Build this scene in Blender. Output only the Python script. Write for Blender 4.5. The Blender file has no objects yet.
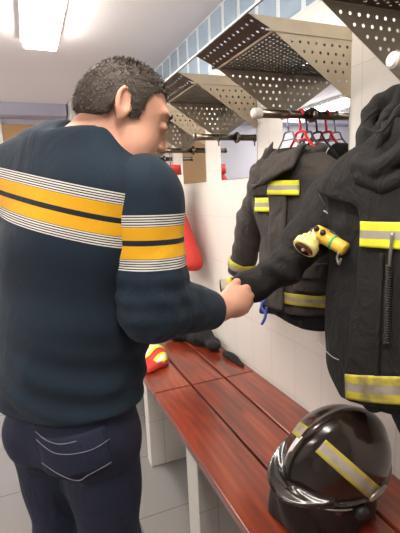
import bpy, bmesh, math, random
import numpy as np
from mathutils import Vector, Matrix
from mathutils.bvhtree import BVHTree
from mathutils.geometry import delaunay_2d_cdt
random.seed(7)
SC = bpy.context.scene
COL = SC.collection
PI = math.pi
H = 1.48            # eye height of the camera above the floor
D = 1.05            # distance from the camera to the tiled wall
YAW, PITCH, ROLL, FPX = 0.3853, 0.1752, -0.0432, 416.5
RH = Vector((math.cos(YAW), -math.sin(YAW), 0)); FH = Vector((math.sin(YAW), math.cos(YAW), 0)); UP = Vector((0, 0, 1))

# ------------------------------------------------------------------ camera, world, light, exposure
cd = bpy.data.cameras.new('camera'); cam = bpy.data.objects.new('camera', cd); COL.objects.link(cam)
F = Vector((math.sin(YAW)*math.cos(PITCH), math.cos(YAW)*math.cos(PITCH), -math.sin(PITCH)))
U0 = RH.cross(F)
R = math.cos(ROLL)*RH + math.sin(ROLL)*U0; U = -math.sin(ROLL)*RH + math.cos(ROLL)*U0
M = Matrix((R, U, -F)).transposed().to_4x4(); M.translation = Vector((0, 0, H)); cam.matrix_world = M
cd.sensor_fit = 'VERTICAL'; cd.sensor_height = 24; cd.lens = 24*FPX/533; cd.clip_start = .02
SC.camera = cam
w = bpy.data.worlds.new('world'); SC.world = w; w.use_nodes = True
w.node_tree.nodes['Background'].inputs[0].default_value = (.95, .93, .95, 1)
w.node_tree.nodes['Background'].inputs[1].default_value = .6
SC.view_settings.view_transform = 'Standard'; SC.view_settings.look = 'None'
SC.view_settings.exposure = -0.14; SC.view_settings.gamma = 1; SC.view_settings.use_curve_mapping = False
LAMP_W = 6
def lamp_light(name, loc, sx, sy, power):
    l = bpy.data.lights.new(name, 'AREA'); l.shape = 'RECTANGLE'; l.size = sx; l.size_y = sy; l.energy = power
    l.color = (1, .965, .92)
    o = bpy.data.objects.new(name, l); COL.objects.link(o); o.location = loc
    return o
LAMPS = [(.18, 2.28), (.18, .35), (-1.5, 2.6), (-1.5, .2), (-1.3, 4.2)]
for i, (x, y) in enumerate(LAMPS):
    lamp_light('lamp_light', (x, y, H+.98-.092), .17, 1.15, LAMP_W*[1.5, .8, 1.3, .8, 1.3][i])

# ------------------------------------------------------------------ helpers
def lin(h):
    if isinstance(h, str):
        v = [int(h[i:i+2], 16)/255 for i in (0, 2, 4)]
        return tuple(((c/12.92) if c <= .04045 else ((c+.055)/1.055)**2.4) for c in v) + (1,)
    return tuple(h)+(1,)
def mat(name, col, rough=.6, metal=0, var=0, vscale=20, bump=0, bscale=200, spec=.5, emit=None, trans=0, coat=0, sheen=0, detail=3, col2=None):
    m = bpy.data.materials.new(name); m.use_nodes = True; nt = m.node_tree; b = nt.nodes['Principled BSDF']
    c = lin(col); b.inputs['Base Color'].default_value = c
    b.inputs['Roughness'].default_value = rough; b.inputs['Metallic'].default_value = metal
    b.inputs['Specular IOR Level'].default_value = spec
    b.inputs['Coat Weight'].default_value = coat; b.inputs['Coat Roughness'].default_value = .08
    b.inputs['Sheen Weight'].default_value = sheen; b.inputs['Sheen Roughness'].default_value = .5
    b.inputs['Transmission Weight'].default_value = trans
    if emit: b.inputs['Emission Color'].default_value = lin(emit[0]); b.inputs['Emission Strength'].default_value = emit[1]
    tc = nt.nodes.new('ShaderNodeTexCoord')
    n = nt.nodes.new('ShaderNodeTexNoise'); n.inputs['Scale'].default_value = vscale; n.inputs['Detail'].default_value = detail
    nt.links.new(tc.outputs['Object'], n.inputs['Vector'])
    mx = nt.nodes.new('ShaderNodeMix'); mx.data_type = 'RGBA'
    c2 = lin(col2) if col2 else tuple(max(0, v*(1-var)) for v in c[:3])+(1,)
    c1 = c if col2 else tuple(v*(1+var*.6) for v in c[:3])+(1,)
    mx.inputs[6].default_value = c1; mx.inputs[7].default_value = c2
    nt.links.new(n.outputs['Fac'], mx.inputs[0]); nt.links.new(mx.outputs[2], b.inputs['Base Color'])
    if bump:
        n2 = nt.nodes.new('ShaderNodeTexNoise'); n2.inputs['Scale'].default_value = bscale; n2.inputs['Detail'].default_value = 2
        nt.links.new(tc.outputs['Object'], n2.inputs['Vector'])
        bp = nt.nodes.new('ShaderNodeBump'); bp.inputs['Strength'].default_value = bump; bp.inputs['Distance'].default_value = .002
        nt.links.new(n2.outputs['Fac'], bp.inputs['Height']); nt.links.new(bp.outputs[0], b.inputs['Normal'])
    return m
def wrinkle(m, scale, dist, strength=.8):
    nt = m.node_tree; b = nt.nodes['Principled BSDF']; tc = nt.nodes.new('ShaderNodeTexCoord')
    n = nt.nodes.new('ShaderNodeTexNoise'); n.inputs['Scale'].default_value = scale; n.inputs['Detail'].default_value = 4; n.inputs['Distortion'].default_value = 1.5
    mp = nt.nodes.new('ShaderNodeMapping'); mp.inputs['Scale'].default_value = (1, 1, .6); mp.inputs['Rotation'].default_value = (.3, .2, 0)
    nt.links.new(tc.outputs['Object'], mp.inputs[0]); nt.links.new(mp.outputs[0], n.inputs[0])
    bp = nt.nodes.new('ShaderNodeBump'); bp.inputs['Strength'].default_value = strength; bp.inputs['Distance'].default_value = dist
    nt.links.new(n.outputs[0], bp.inputs['Height'])
    old = b.inputs['Normal'].links
    if old: nt.links.new(old[0].from_socket, bp.inputs['Normal'])
    nt.links.new(bp.outputs[0], b.inputs['Normal'])
def obj(name, bm, m, parent=None, smooth=True, solid=0, bevel=0, loc=None, bevel_seg=2):
    """links a bmesh or mesh given in WORLD coordinates as one object; a child keeps its thing's origin"""
    if isinstance(bm, bmesh.types.BMesh):
        me = bpy.data.meshes.new(name); bm.to_mesh(me); bm.free()
    else: me = bm; me.name = name
    o = bpy.data.objects.new(name, me); COL.objects.link(o)
    off = Vector((0, 0, 0))
    if parent is not None:
        o.parent = parent; q = parent
        while q is not None: off += Vector(q.location); q = q.parent
    elif loc is not None: off = Vector(loc); o.location = off
    if off.length: me.transform(Matrix.Translation(-off))
    for mm in (m if isinstance(m, (list, tuple)) else [m]): me.materials.append(mm)
    if smooth:
        for p in me.polygons: p.use_smooth = True
    if solid:
        s = o.modifiers.new('s', 'SOLIDIFY'); s.thickness = solid; s.offset = 0
    if bevel:
        s = o.modifiers.new('b', 'BEVEL'); s.width = bevel; s.segments = bevel_seg; s.limit_method = 'ANGLE'; s.angle_limit = math.radians(50)
    return o
def thing(name, loc, label, cat, group=None):
    o = bpy.data.objects.new(name, None); COL.objects.link(o); o.location = loc; o.empty_display_size = .05
    o['label'] = label; o['category'] = cat
    if group: o['group'] = group
    return o
def tag(o, label, cat, group=None):
    o['label'] = label; o['category'] = cat
    if group: o['group'] = group
    return o
def struct(o): o['kind'] = 'structure'; return o
def box(bm, x0, x1, y0, y1, z0, z1):
    vs = [bm.verts.new((x, y, z)) for x in (x0, x1) for y in (y0, y1) for z in (z0, z1)]
    for f in ((0, 1, 3, 2), (4, 6, 7, 5), (0, 4, 5, 1), (2, 3, 7, 6), (0, 2, 6, 4), (1, 5, 7, 3)): bm.faces.new([vs[i] for i in f])
    return vs
def bx(*a):
    bm = bmesh.new(); box(bm, *a); return bm
def tube(bm, pts, r, n=12, caps=True):
    pts = [Vector(p) for p in pts]; rr = r if isinstance(r, (list, tuple)) else [r]*len(pts)
    rings = []; t0 = (pts[1]-pts[0]).normalized()
    a = t0.orthogonal().normalized()
    for i, p in enumerate(pts):
        t = (pts[min(i+1, len(pts)-1)]-pts[max(i-1, 0)]).normalized()
        a = (a - t*a.dot(t)).normalized(); b = t.cross(a)
        rings.append([bm.verts.new(p + (a*math.cos(2*PI*k/n)+b*math.sin(2*PI*k/n))*rr[i]) for k in range(n)])
    for i in range(len(rings)-1):
        for k in range(n): bm.faces.new((rings[i][k], rings[i][(k+1) % n], rings[i+1][(k+1) % n], rings[i+1][k]))
    if caps: bm.faces.new(rings[0][::-1]); bm.faces.new(rings[-1])
    return bm
def smoothpath(pts, n=6):
    P = [Vector(p) for p in pts]; out = []
    for i in range(len(P)-1):
        p0, p1, p2, p3 = P[max(i-1, 0)], P[i], P[i+1], P[min(i+2, len(P)-1)]
        for k in range(n):
            t = k/n
            out.append(.5*((2*p1)+(-p0+p2)*t+(2*p0-5*p1+4*p2-p3)*t*t+(-p0+3*p1-3*p2+p3)*t**3))
    out.append(P[-1]); return out
def plate(poly, holes, r, to3, nh=8):
    """flat plate with real round holes; to3 maps (u,v) to a world point"""
    vs = [Vector(q) for q in poly]; fs = [list(range(len(poly)))]
    for (cx, cy) in holes:
        b = len(vs)
        vs += [Vector((cx+r*math.cos(2*PI*k/nh), cy+r*math.sin(2*PI*k/nh))) for k in range(nh)]
        fs.append([b+k for k in range(nh)][::-1])
    o = delaunay_2d_cdt(vs, [], fs, 1, 1e-6)
    bm = bmesh.new(); V = [bm.verts.new(to3(v.x, v.y)) for v in o[0]]
    hs = np.array(holes) if holes else np.zeros((0, 2))
    for f in o[2]:
        c = sum((o[0][i] for i in f), Vector((0, 0)))/len(f)
        if len(hs) and np.min((hs[:, 0]-c.x)**2+(hs[:, 1]-c.y)**2) < (r*.93)**2: continue
        try: bm.faces.new([V[i] for i in f])
        except ValueError: pass
    return bm

# ------------------------------------------------------------------ implicit surfaces (surface nets)
def smin(a, b, k):
    h = np.clip(.5+.5*(b-a)/k, 0, 1)
    return b*(1-h)+a*h-k*h*(1-h)
def smax(a, b, k): return -smin(-a, -b, k)
def cone(P, a, b, ra, rb):
    a = np.array(a, float); b = np.array(b, float); ab = b-a
    t = np.clip(((P-a)@ab)/max(ab@ab, 1e-12), 0, 1)
    return np.linalg.norm(P-a-t[:, None]*ab, axis=1)-(ra+(rb-ra)*t)
def ell(P, c, r, ax=None):
    q = P-np.array(c, float)
    if ax is not None: q = q@np.array([list(a) for a in ax]).T
    r = np.array(r, float); k0 = np.linalg.norm(q/r, axis=1); k1 = np.linalg.norm(q/(r*r), axis=1)
    return k0*(k0-1)/np.maximum(k1, 1e-9)
def chain(P, pts, rs, k=.01):
    d = None
    for i in range(len(pts)-1):
        e = cone(P, pts[i], pts[i+1], rs[i], rs[i+1]); d = e if d is None else smin(d, e, k)
    return d
def loft(P, keys, w, v, power=2.3):
    """body of elliptic sections; keys rows: z, cx, cy, half width along w, half depth along v"""
    K = np.array(keys, float); K = K[np.argsort(K[:, 0])]; z = np.clip(P[:, 2], K[0, 0], K[-1, 0])
    def ip(j):
        x = K[:, 0]; y = K[:, j]; m = np.gradient(y, x); i = np.clip(np.searchsorted(x, z)-1, 0, len(x)-2)
        h = x[i+1]-x[i]; t = (z-x[i])/h
        return (2*t**3-3*t**2+1)*y[i]+(t**3-2*t**2+t)*h*m[i]+(-2*t**3+3*t**2)*y[i+1]+(t**3-t**2)*h*m[i+1]
    dx = P[:, 0]-ip(1); dy = P[:, 1]-ip(2); hw = ip(3); hd = ip(4)
    a = np.abs(dx*w[0]+dy*w[1])/hw; b = np.abs(dx*v[0]+dy*v[1])/hd
    q = (a**power+b**power)**(1/power)
    side = (q-1)*np.minimum(hw, hd)*.9
    cap = np.maximum(K[0, 0]-P[:, 2], P[:, 2]-K[-1, 0])
    return smax(side, cap, .02)
def folds(P, amp, f, seed=0, stretch=(1, 1, 1)):
    r = np.random.RandomState(seed); out = np.zeros(len(P)); Q = P*np.array(stretch)
    wv = Q + .6/f*np.sin(Q[:, [1, 2, 0]]*f*.7+seed)
    for i in range(5):
        k = r.normal(size=3); k /= np.linalg.norm(k); s = f*(.6+1.2*r.rand())
        out += np.sin(wv@k*s+r.rand()*7)
    return amp*out/2.2
def net(fn, lo, hi, h):
    """mesh of fn = 0 (inside negative), evaluated finely only near the surface"""
    lo = np.array(lo, float); n = np.ceil((np.array(hi)-lo)/h).astype(int)+1; B = 6
    nb = np.ceil(n/B).astype(int); n = nb*B
    g = [lo[i]+(np.arange(nb[i])*B+B/2-.5)*h for i in range(3)]
    C = np.stack(np.meshgrid(*g, indexing='ij'), -1).reshape(-1, 3)
    dc = fn(C).reshape(nb); rad = B*h*.5*1.732*2.0+h
    act = np.abs(dc) < rad
    V = np.repeat(np.repeat(np.repeat(dc, B, 0), B, 1), B, 2).astype(np.float32)
    mask = np.repeat(np.repeat(np.repeat(act, B, 0), B, 1), B, 2)
    idx = np.argwhere(mask); vals = np.empty(len(idx), np.float32)
    for s in range(0, len(idx), 400000):
        vals[s:s+400000] = fn(lo+idx[s:s+400000]*h)
    V[mask] = vals
    ins = V < 0
    c = np.zeros(n-1, np.int8)
    for i in (0, 1):
        for j in (0, 1):
            for k in (0, 1): c += ins[i:n[0]-1+i, j:n[1]-1+j, k:n[2]-1+k]
    cells = np.argwhere((c > 0) & (c < 8)); vid = -np.ones(n-1, np.int64)
    vid[cells[:, 0], cells[:, 1], cells[:, 2]] = np.arange(len(cells))
    acc = np.zeros((len(cells), 3)); cnt = np.zeros(len(cells))
    cor = [(i, j, k) for i in (0, 1) for j in (0, 1) for k in (0, 1)]
    cv = {q: V[cells[:, 0]+q[0], cells[:, 1]+q[1], cells[:, 2]+q[2]] for q in cor}
    for q in cor:
        for ax in range(3):
            if q[ax]: continue
            q2 = list(q); q2[ax] = 1; q2 = tuple(q2); a, b = cv[q], cv[q2]; m = (a < 0) != (b < 0)
            t = np.where(m, a/np.where(m, a-b, 1), 0); p = np.tile(np.array(q, float), (len(cells), 1)); p[:, ax] += t
            acc[m] += p[m]; cnt[m] += 1
    verts = lo+(cells+acc/cnt[:, None])*h
    faces = []
    for ax in range(3):
        b, cc = (ax+1) % 3, (ax+2) % 3
        s0 = [slice(1, n[i]-1) for i in range(3)]; s1 = list(s0); s0[ax] = slice(0, n[ax]-2); s1[ax] = slice(1, n[ax]-1)
        A, Bv = ins[tuple(s0)], ins[tuple(s1)]
        for sgn, m in ((0, A & ~Bv), (1, ~A & Bv)):
            e = np.argwhere(m); e = e+1; e[:, ax] -= 1
            def at(db, dcc):
                q = e.copy(); q[:, b] -= db; q[:, cc] -= dcc; return vid[q[:, 0], q[:, 1], q[:, 2]]
            f = np.stack([at(1, 1), at(0, 1), at(0, 0), at(1, 0)], 1)
            if sgn: f = f[:, ::-1]
            faces.append(f[(f >= 0).all(1)])
    faces = np.concatenate(faces)
    me = bpy.data.meshes.new('m'); me.from_pydata(verts.tolist(), [], faces.tolist()); me.validate(); me.update()
    return me, verts
def pw(v): return RH*v[0]+FH*v[1]+UP*v[2]     # a person's (right, ahead, height) into the room
def relax(me, n=2, f=.5):
    bm = bmesh.new(); bm.from_mesh(me)
    for _ in range(n): bmesh.ops.smooth_vert(bm, verts=bm.verts, factor=f, use_axis_x=True, use_axis_y=True, use_axis_z=True)
    bm.to_mesh(me); bm.free(); me.update()
def bvh_of(me): return BVHTree.FromPolygons([v.co.copy() for v in me.vertices], [tuple(p.vertices) for p in me.polygons])
def wrap(bvh, axis0, axdir, ref, a0, a1, h0, h1, nA=40, nH=6, off=.004, far=.6, hfun=None):
    """strip lying on a mesh, going round an axis; u,v stored as uv"""
    axdir = Vector(axdir).normalized(); ref = Vector(ref); ref = (ref-axdir*ref.dot(axdir)).normalized(); sd = axdir.cross(ref)
    bm = bmesh.new(); uvl = bm.loops.layers.uv.new('uv'); grid = []
    for i in range(nA+1):
        a = math.radians(a0+(a1-a0)*i/nA); d = ref*math.cos(a)+sd*math.sin(a); row = []
        for j in range(nH+1):
            hh = h0+(h1-h0)*j/nH + (hfun(a) if hfun else 0)
            c = Vector(axis0)+axdir*hh
            hit = bvh.ray_cast(c+d*far, -d, far*1.5)
            row.append((bm.verts.new(hit[0]+hit[1]*off), (i/nA, j/nH)) if hit[0] is not None else None)
        grid.append(row)
    for i in range(nA):
        for j in range(nH):
            q = [grid[i][j], grid[i+1][j], grid[i+1][j+1], grid[i][j+1]]
            if any(x is None for x in q): continue
            if max((q[0][0].co-q[1][0].co).length, (q[0][0].co-q[3][0].co).length) > .06: continue
            f = bm.faces.new([x[0] for x in q])
            for l, x in zip(f.loops, q): l[uvl].uv = x[1]
    for v in [v for v in bm.verts if not v.link_faces]: bm.verts.remove(v)
    return bm
def patch(bvh, o, u, v, d, nu=12, nv=8, off=.006):
    """piece of cloth laid on a mesh along direction d; o corner, u and v its sides"""
    o, u, v, d = Vector(o), Vector(u), Vector(v), Vector(d).normalized()
    bm = bmesh.new(); uvl = bm.loops.layers.uv.new('uv'); g = []
    for i in range(nu+1):
        row = []
        for j in range(nv+1):
            c = o+u*(i/nu)+v*(j/nv); hit = bvh.ray_cast(c-d*.4, d, .9)
            row.append((bm.verts.new(hit[0]-d*off), (i/nu, j/nv)) if hit[0] is not None else None)
        g.append(row)
    for i in range(nu):
        for j in range(nv):
            q = [g[i][j], g[i+1][j], g[i+1][j+1], g[i][j+1]]
            if any(x is None for x in q): continue
            f = bm.faces.new([x[0] for x in q])
            for l, x in zip(f.loops, q): l[uvl].uv = x[1]
    for v_ in [v_ for v_ in bm.verts if not v_.link_faces]: bm.verts.remove(v_)
    return bm

# ------------------------------------------------------------------ materials
def tile_mat(name, c1, grout, sx, sy, ax, rough=.25, off=(0, 0, 0), mort=.004, var=.03, spec=.5, bumpd=.001):
    m = bpy.data.materials.new(name); m.use_nodes = True; nt = m.node_tree; b = nt.nodes['Principled BSDF']
    tc = nt.nodes.new('ShaderNodeTexCoord'); sp = nt.nodes.new('ShaderNodeSeparateXYZ'); cb = nt.nodes.new('ShaderNodeCombineXYZ')
    ad = nt.nodes.new('ShaderNodeVectorMath'); ad.operation = 'ADD'; ad.inputs[1].default_value = off
    nt.links.new(tc.outputs['Object'], ad.inputs[0]); nt.links.new(ad.outputs[0], sp.inputs[0])
    nt.links.new(sp.outputs[ax[0]], cb.inputs[0]); nt.links.new(sp.outputs[ax[1]], cb.inputs[1])
    br = nt.nodes.new('ShaderNodeTexBrick'); br.offset = 0; br.inputs['Scale'].default_value = 1
    br.inputs['Brick Width'].default_value = sx; br.inputs['Row Height'].default_value = sy
    br.inputs['Mortar Size'].default_value = mort*.5; br.inputs['Mortar Smooth'].default_value = .2
    c = lin(c1); br.inputs['Color1'].default_value = c; br.inputs['Color2'].default_value = tuple(v*(1-var) for v in c[:3])+(1,)
    br.inputs['Mortar'].default_value = lin(grout)
    nt.links.new(cb.outputs[0], br.inputs['Vector']); nt.links.new(br.outputs['Color'], b.inputs['Base Color'])
    bp = nt.nodes.new('ShaderNodeBump'); bp.invert = True; bp.inputs['Distance'].default_value = bumpd; bp.inputs['Strength'].default_value = .6
    nt.links.new(br.outputs['Fac'], bp.inputs['Height']); nt.links.new(bp.outputs[0], b.inputs['Normal'])
    b.inputs['Roughness'].default_value = rough; b.inputs['Specular IOR Level'].default_value = spec
    return m
m_tile = tile_mat('white_tile', 'd6d2cb', 'bdb8b0', .19, .267, (1, 2), .3, (0, .02, .0), mort=.003)
m_tile_x = tile_mat('white_tile_x', 'd8d3cb', 'aaa49b', .20, .267, (0, 2), .35, mort=.003)
m_floor = tile_mat('floor_tile', '7f7d7b', '5a5855', .45, .45, (0, 1), .22, (.12, .1, 0), mort=.005, spec=.5)
m_ceil = mat('ceiling_paint', 'f1eef1', .8, var=.03, vscale=1.5)
m_backwall = mat('lilac_wall', 'd9d7e2', .7, var=.03, vscale=2)
m_sidewall = mat('grey_wall', 'cfccd2', .7, var=.03, vscale=2)
m_block = mat('glass_block', '93a6b8', .15, var=.2, vscale=9, bump=.5, bscale=14, spec=.8)
m_mullion = mat('mortar_white', 'bfc6cb', .5)
m_steel = mat('stainless', 'bdb19d', .5, metal=.55, var=.18, vscale=14)
m_steel_shaded = mat('stainless_shaded', '50483d', .45, metal=.6, var=.25, vscale=10)  # same steel, with the shade under the shelves painted into its colour
m_rod = mat('brushed_tube', '857a6b', .28, metal=1, var=.3, vscale=18)
m_white = mat('white_plastic', 'e4e1dc', .4)
m_capwhite = mat('cap_white', 'cbc6be', .6)
m_railgrey = mat('rail_grey', 'a3a5a4', .4)
m_mirror = mat('mirror_glass', 'd6dade', .03, metal=1)
m_lampbody = mat('lamp_body', 'dedede', .5)
m_lamp = mat('lamp_diffuser', 'ffffff', .5, emit=('fff6ea', 36))
m_door = mat('tan_wood', 'bb9468', .5, var=.15, vscale=5)
m_redp = mat('red_plastic', 'd8242c', .3)
m_greyp = mat('grey_metal_wire', '77787a', .35, metal=.6)
m_darkp = mat('dark_plastic', '3a3534', .4)
m_cloth_a = mat('charcoal_cloth', '484340', .9, var=.2, vscale=12, bump=.5, bscale=500, spec=.25)
m_cloth_n = mat('black_cloth', '201e1d', .85, var=.25, vscale=9, bump=.5, bscale=500, spec=.3)
m_lining = mat('black_lining', '131213', .95, var=.2, vscale=30)
m_quilt = mat('quilted_cloth', '3f3b39', .9)
m_knee = mat('brown_lining', '5d4a3e', .8)
m_shell = mat('helmet_black', '0d0c0b', .2, var=.3, vscale=22, coat=.3, col2='2a1d14', bump=.15, bscale=25)
m_rubber = mat('black_rubber', '151414', .6, bump=.2, bscale=90)
m_silver = mat('worn_silver', 'a8a39c', .3, metal=.9, var=.3, vscale=60)
m_flash = mat('yellow_plastic', 'e8cf4a', .35, var=.2, vscale=30, col2='cf9a3c')
m_flashring = mat('pale_yellow', 'eadf8e', .4)
m_green = mat('green_band', '2f9b5c', .5)
m_lens = mat('lens', '8d5f4a', .08, metal=.7)
m_blue = mat('blue_cord', '4a63c8', .5)
m_jthread = mat('denim_thread', '77767c', .8)
m_thread = mat('pale_thread', 'b5b1a9', .7)
m_skin = mat('skin', 'd6a48c', .5, var=.12, vscale=25, bump=.15, bscale=300, col2='c68e78')
m_skin.node_tree.nodes['Principled BSDF'].inputs['Subsurface Weight'].default_value = .12
m_skin.node_tree.nodes['Principled BSDF'].inputs['Subsurface Radius'].default_value = (.01, .004, .002)
m_hair = mat('dark_hair', '3f352e', .75, var=.4, vscale=60)
m_jeans = mat('dark_denim', '1a2038', .85, var=.3, vscale=14, bump=.4, bscale=700)
m_redcloth = mat('red_cloth', 'c2352f', .8, var=.15, vscale=10, bump=.3, bscale=300)
m_shoe = mat('shoe_leather', '1b1a1b', .5)
m_eye = mat('eye_white', 'd8d2cc', .3)
m_lip = mat('lip', 'a85f55', .5)

for _m in (m_cloth_a, m_cloth_n, m_lining): wrinkle(_m, 16, .018)
wrinkle(m_jeans, 12, .012)
def hivis(name, cols, dirt=.15):
    """cols: list of (stop, colour) along v"""
    m = mat(name, 'ffffff', .45); nt = m.node_tree; b = nt.nodes['Principled BSDF']
    uv = nt.nodes.new('ShaderNodeUVMap'); uv.uv_map = 'uv'; sp = nt.nodes.new('ShaderNodeSeparateXYZ'); nt.links.new(uv.outputs[0], sp.inputs[0])
    cr = nt.nodes.new('ShaderNodeValToRGB'); cr.color_ramp.interpolation = 'CONSTANT'; e = cr.color_ramp.elements
    e[0].position = cols[0][0]; e[0].color = lin(cols[0][1]); e[1].position = cols[1][0]; e[1].color = lin(cols[1][1])
    for s, c in cols[2:]:
        q = e.new(s); q.color = lin(c)
    nt.links.new(sp.outputs[1], cr.inputs[0])
    tc = nt.nodes.new('ShaderNodeTexCoord'); n = nt.nodes.new('ShaderNodeTexNoise'); n.inputs['Scale'].default_value = 22; n.inputs['Detail'].default_value = 4
    nt.links.new(tc.outputs['Object'], n.inputs[0])
    rr = nt.nodes.new('ShaderNodeMapRange'); rr.inputs[1].default_value = .45; rr.inputs[2].default_value = .7; rr.inputs[3].default_value = 0; rr.inputs[4].default_value = dirt
    nt.links.new(n.outputs[0], rr.inputs[0])
    mx = nt.nodes.new('ShaderNodeMix'); mx.data_type = 'RGBA'; nt.links.new(rr.outputs[0], mx.inputs[0]); nt.links.new(cr.outputs[0], mx.inputs[6]); mx.inputs[7].default_value = lin('5b5348')
    nt.links.new(mx.outputs[2], b.inputs['Base Color'])
    return m
m_band = hivis('hivis_band', [(0, 'dfe02e'), (.34, '9f988c'), (.66, 'dfe02e')])
m_band_old = hivis('hivis_band_worn', [(0, 'c3b43a'), (.33, 'a0958a'), (.67, 'c3b43a')], .8)
m_band_cuff = hivis('hivis_cuff', [(0, 'b9b03e'), (.5, 'a59d8c')], .5)
m_band_helm = hivis('helmet_band', [(0, 'a89b3e'), (.25, '9b918a'), (.75, 'a89b3e')], .5)
m_band_vest = hivis('vest_band', [(0, 'dbe53c'), (.35, 'd6d6cf'), (.65, 'dbe53c')], .1)

def wood_mat():
    m = bpy.data.materials.new('varnished_redwood'); m.use_nodes = True; nt = m.node_tree; b = nt.nodes['Principled BSDF']
    tc = nt.nodes.new('ShaderNodeTexCoord'); mp = nt.nodes.new('ShaderNodeMapping'); mp.inputs['Scale'].default_value = (9, 1.5, 9)
    oi = nt.nodes.new('ShaderNodeObjectInfo'); ad = nt.nodes.new('ShaderNodeVectorMath'); ad.operation = 'ADD'
    nt.links.new(tc.outputs['Object'], ad.inputs[0]); 
    sc = nt.nodes.new('ShaderNodeVectorMath'); sc.operation = 'SCALE'; sc.inputs[0].default_value = (3, 7, 1); nt.links.new(oi.outputs['Random'], sc.inputs['Scale']); nt.links.new(sc.outputs[0], ad.inputs[1])
    nt.links.new(ad.outputs[0], mp.inputs[0])
    n = nt.nodes.new('ShaderNodeTexNoise'); n.inputs['Scale'].default_value = 1.1; n.inputs['Detail'].default_value = 5; n.inputs['Distortion'].default_value = 1.2; nt.links.new(mp.outputs[0], n.inputs[0])
    wv = nt.nodes.new('ShaderNodeTexWave'); wv.wave_type = 'BANDS'; wv.bands_direction = 'X'; wv.inputs['Scale'].default_value = 1.0; wv.inputs['Distortion'].default_value = 9; wv.inputs['Detail'].default_value = 3; wv.inputs['Detail Scale'].default_value = .8
    nt.links.new(mp.outputs[0], wv.inputs[0])
    mx0 = nt.nodes.new('ShaderNodeMath'); mx0.operation = 'ADD'; ms = nt.nodes.new('ShaderNodeMath'); ms.operation = 'MULTIPLY'; ms.inputs[1].default_value = .10
    nt.links.new(wv.outputs[1], ms.inputs[0]); nt.links.new(n.outputs[0], mx0.inputs[0]); nt.links.new(ms.outputs[0], mx0.inputs[1])
    cr = nt.nodes.new('ShaderNodeValToRGB'); e = cr.color_ramp.elements
    e[0].position = .25; e[0].color = lin('3a130a'); e[1].position = .85; e[1].color = lin('994826')
    q = e.new(.46); q.color = lin('652414'); q = e.new(.64); q.color = lin('7f331b')
    nt.links.new(mx0.outputs[0], cr.inputs[0]); nt.links.new(cr.outputs[0], b.inputs['Base Color'])
    b.inputs['Roughness'].default_value = .28; b.inputs['Coat Weight'].default_value = .5; b.inputs['Coat Roughness'].default_value = .18
    return m
m_wood = wood_mat()
def sweater_mat():
    m = mat('navy_knit', '1a2734', .92, var=.12, vscale=18, bump=.5, bscale=420, sheen=.06, spec=.25); nt = m.node_tree; b = nt.nodes['Principled BSDF']
    base = b.inputs['Base Color'].links[0].from_socket
    at = nt.nodes.new('ShaderNodeAttribute'); at.attribute_name = 'stripe'
    mr = nt.nodes.new('ShaderNodeMapRange'); mr.inputs[1].default_value = -.08; mr.inputs[2].default_value = .08
    nt.links.new(at.outputs['Fac'], mr.inputs[0])
    cr = nt.nodes.new('ShaderNodeValToRGB'); cr.color_ramp.interpolation = 'CONSTANT'; e = cr.color_ramp.elements
    K = (0, 0, 0, 1); Yw = lin('dba31c'); W = lin('dcdad2'); Nv = lin('1d222a')
    def p(s): return (s+.08)/.16
    seq = []
    for sg in (-1, 1):
        for i in range(5):
            a = .034+.0012+i*.0053
            lo, hi = (a, a+.0027)
            seq += [(sg*lo, sg*hi)] if sg > 0 else [(-hi, -lo)]
    stops = [(-.08, K)]
    for a, c in sorted(seq):
        if a < 0: stops += [(a, W), (c, Nv)]
    stops += [(-.034, Yw), (-.006, Nv), (.006, Yw), (.034, Nv)]
    for a, c in sorted(seq):
        if a > 0: stops += [(a, W), (c, Nv)]
    stops[-1] = (stops[-1][0], K)
    # the ramp holds 32 stops
    e[0].position = 0; e[0].color = K; e[1].position = p(stops[1][0]); e[1].color = stops[1][1]
    for s, c in stops[2:]:
        q = e.new(p(s)); q.color = c
    nt.links.new(mr.outputs[0], cr.inputs[0])
    gt = nt.nodes.new('ShaderNodeMath'); gt.operation = 'COMPARE'
    ab = nt.nodes.new('ShaderNodeMath'); ab.operation = 'ABSOLUTE'; nt.links.new(at.outputs['Fac'], ab.inputs[0])
    gt.operation = 'LESS_THAN'; nt.links.new(ab.outputs[0], gt.inputs[0]); gt.inputs[1].default_value = .0595
    mx = nt.nodes.new('ShaderNodeMix'); mx.data_type = 'RGBA'; nt.links.new(gt.outputs[0], mx.inputs[0]); nt.links.new(base, mx.inputs[6]); nt.links.new(cr.outputs[0], mx.inputs[7])
    nt.links.new(mx.outputs[2], b.inputs['Base Color'])
    return m
m_knit = sweater_mat(); wrinkle(m_knit, 5, .02, .5)

# ------------------------------------------------------------------ the room
CEIL = H+.98
XL, YB, YF = -2.6, 5.05, -2.6
struct(obj('floor', bx(XL-.1, D+.15, YF-.1, YB+.1, -.1, 0), m_floor, smooth=False))
struct(obj('ceiling', bx(XL-.1, D+.15, YF-.1, YB+.1, CEIL, CEIL+.1), m_ceil, smooth=False))
struct(obj('wall_right', bx(D, D+.12, YF, YB, 0, H+.662), m_tile, smooth=False))
struct(obj('wall_left', bx(XL-.1, XL, YF, YB, 0, CEIL), m_sidewall, smooth=False))
struct(obj('wall_back', bx(XL, D+.12, YB, YB+.1, 0, CEIL), m_backwall, smooth=False))
struct(obj('wall_front', bx(XL, D+.12, YF-.1, YF, 0, CEIL), m_sidewall, smooth=False))
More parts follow.
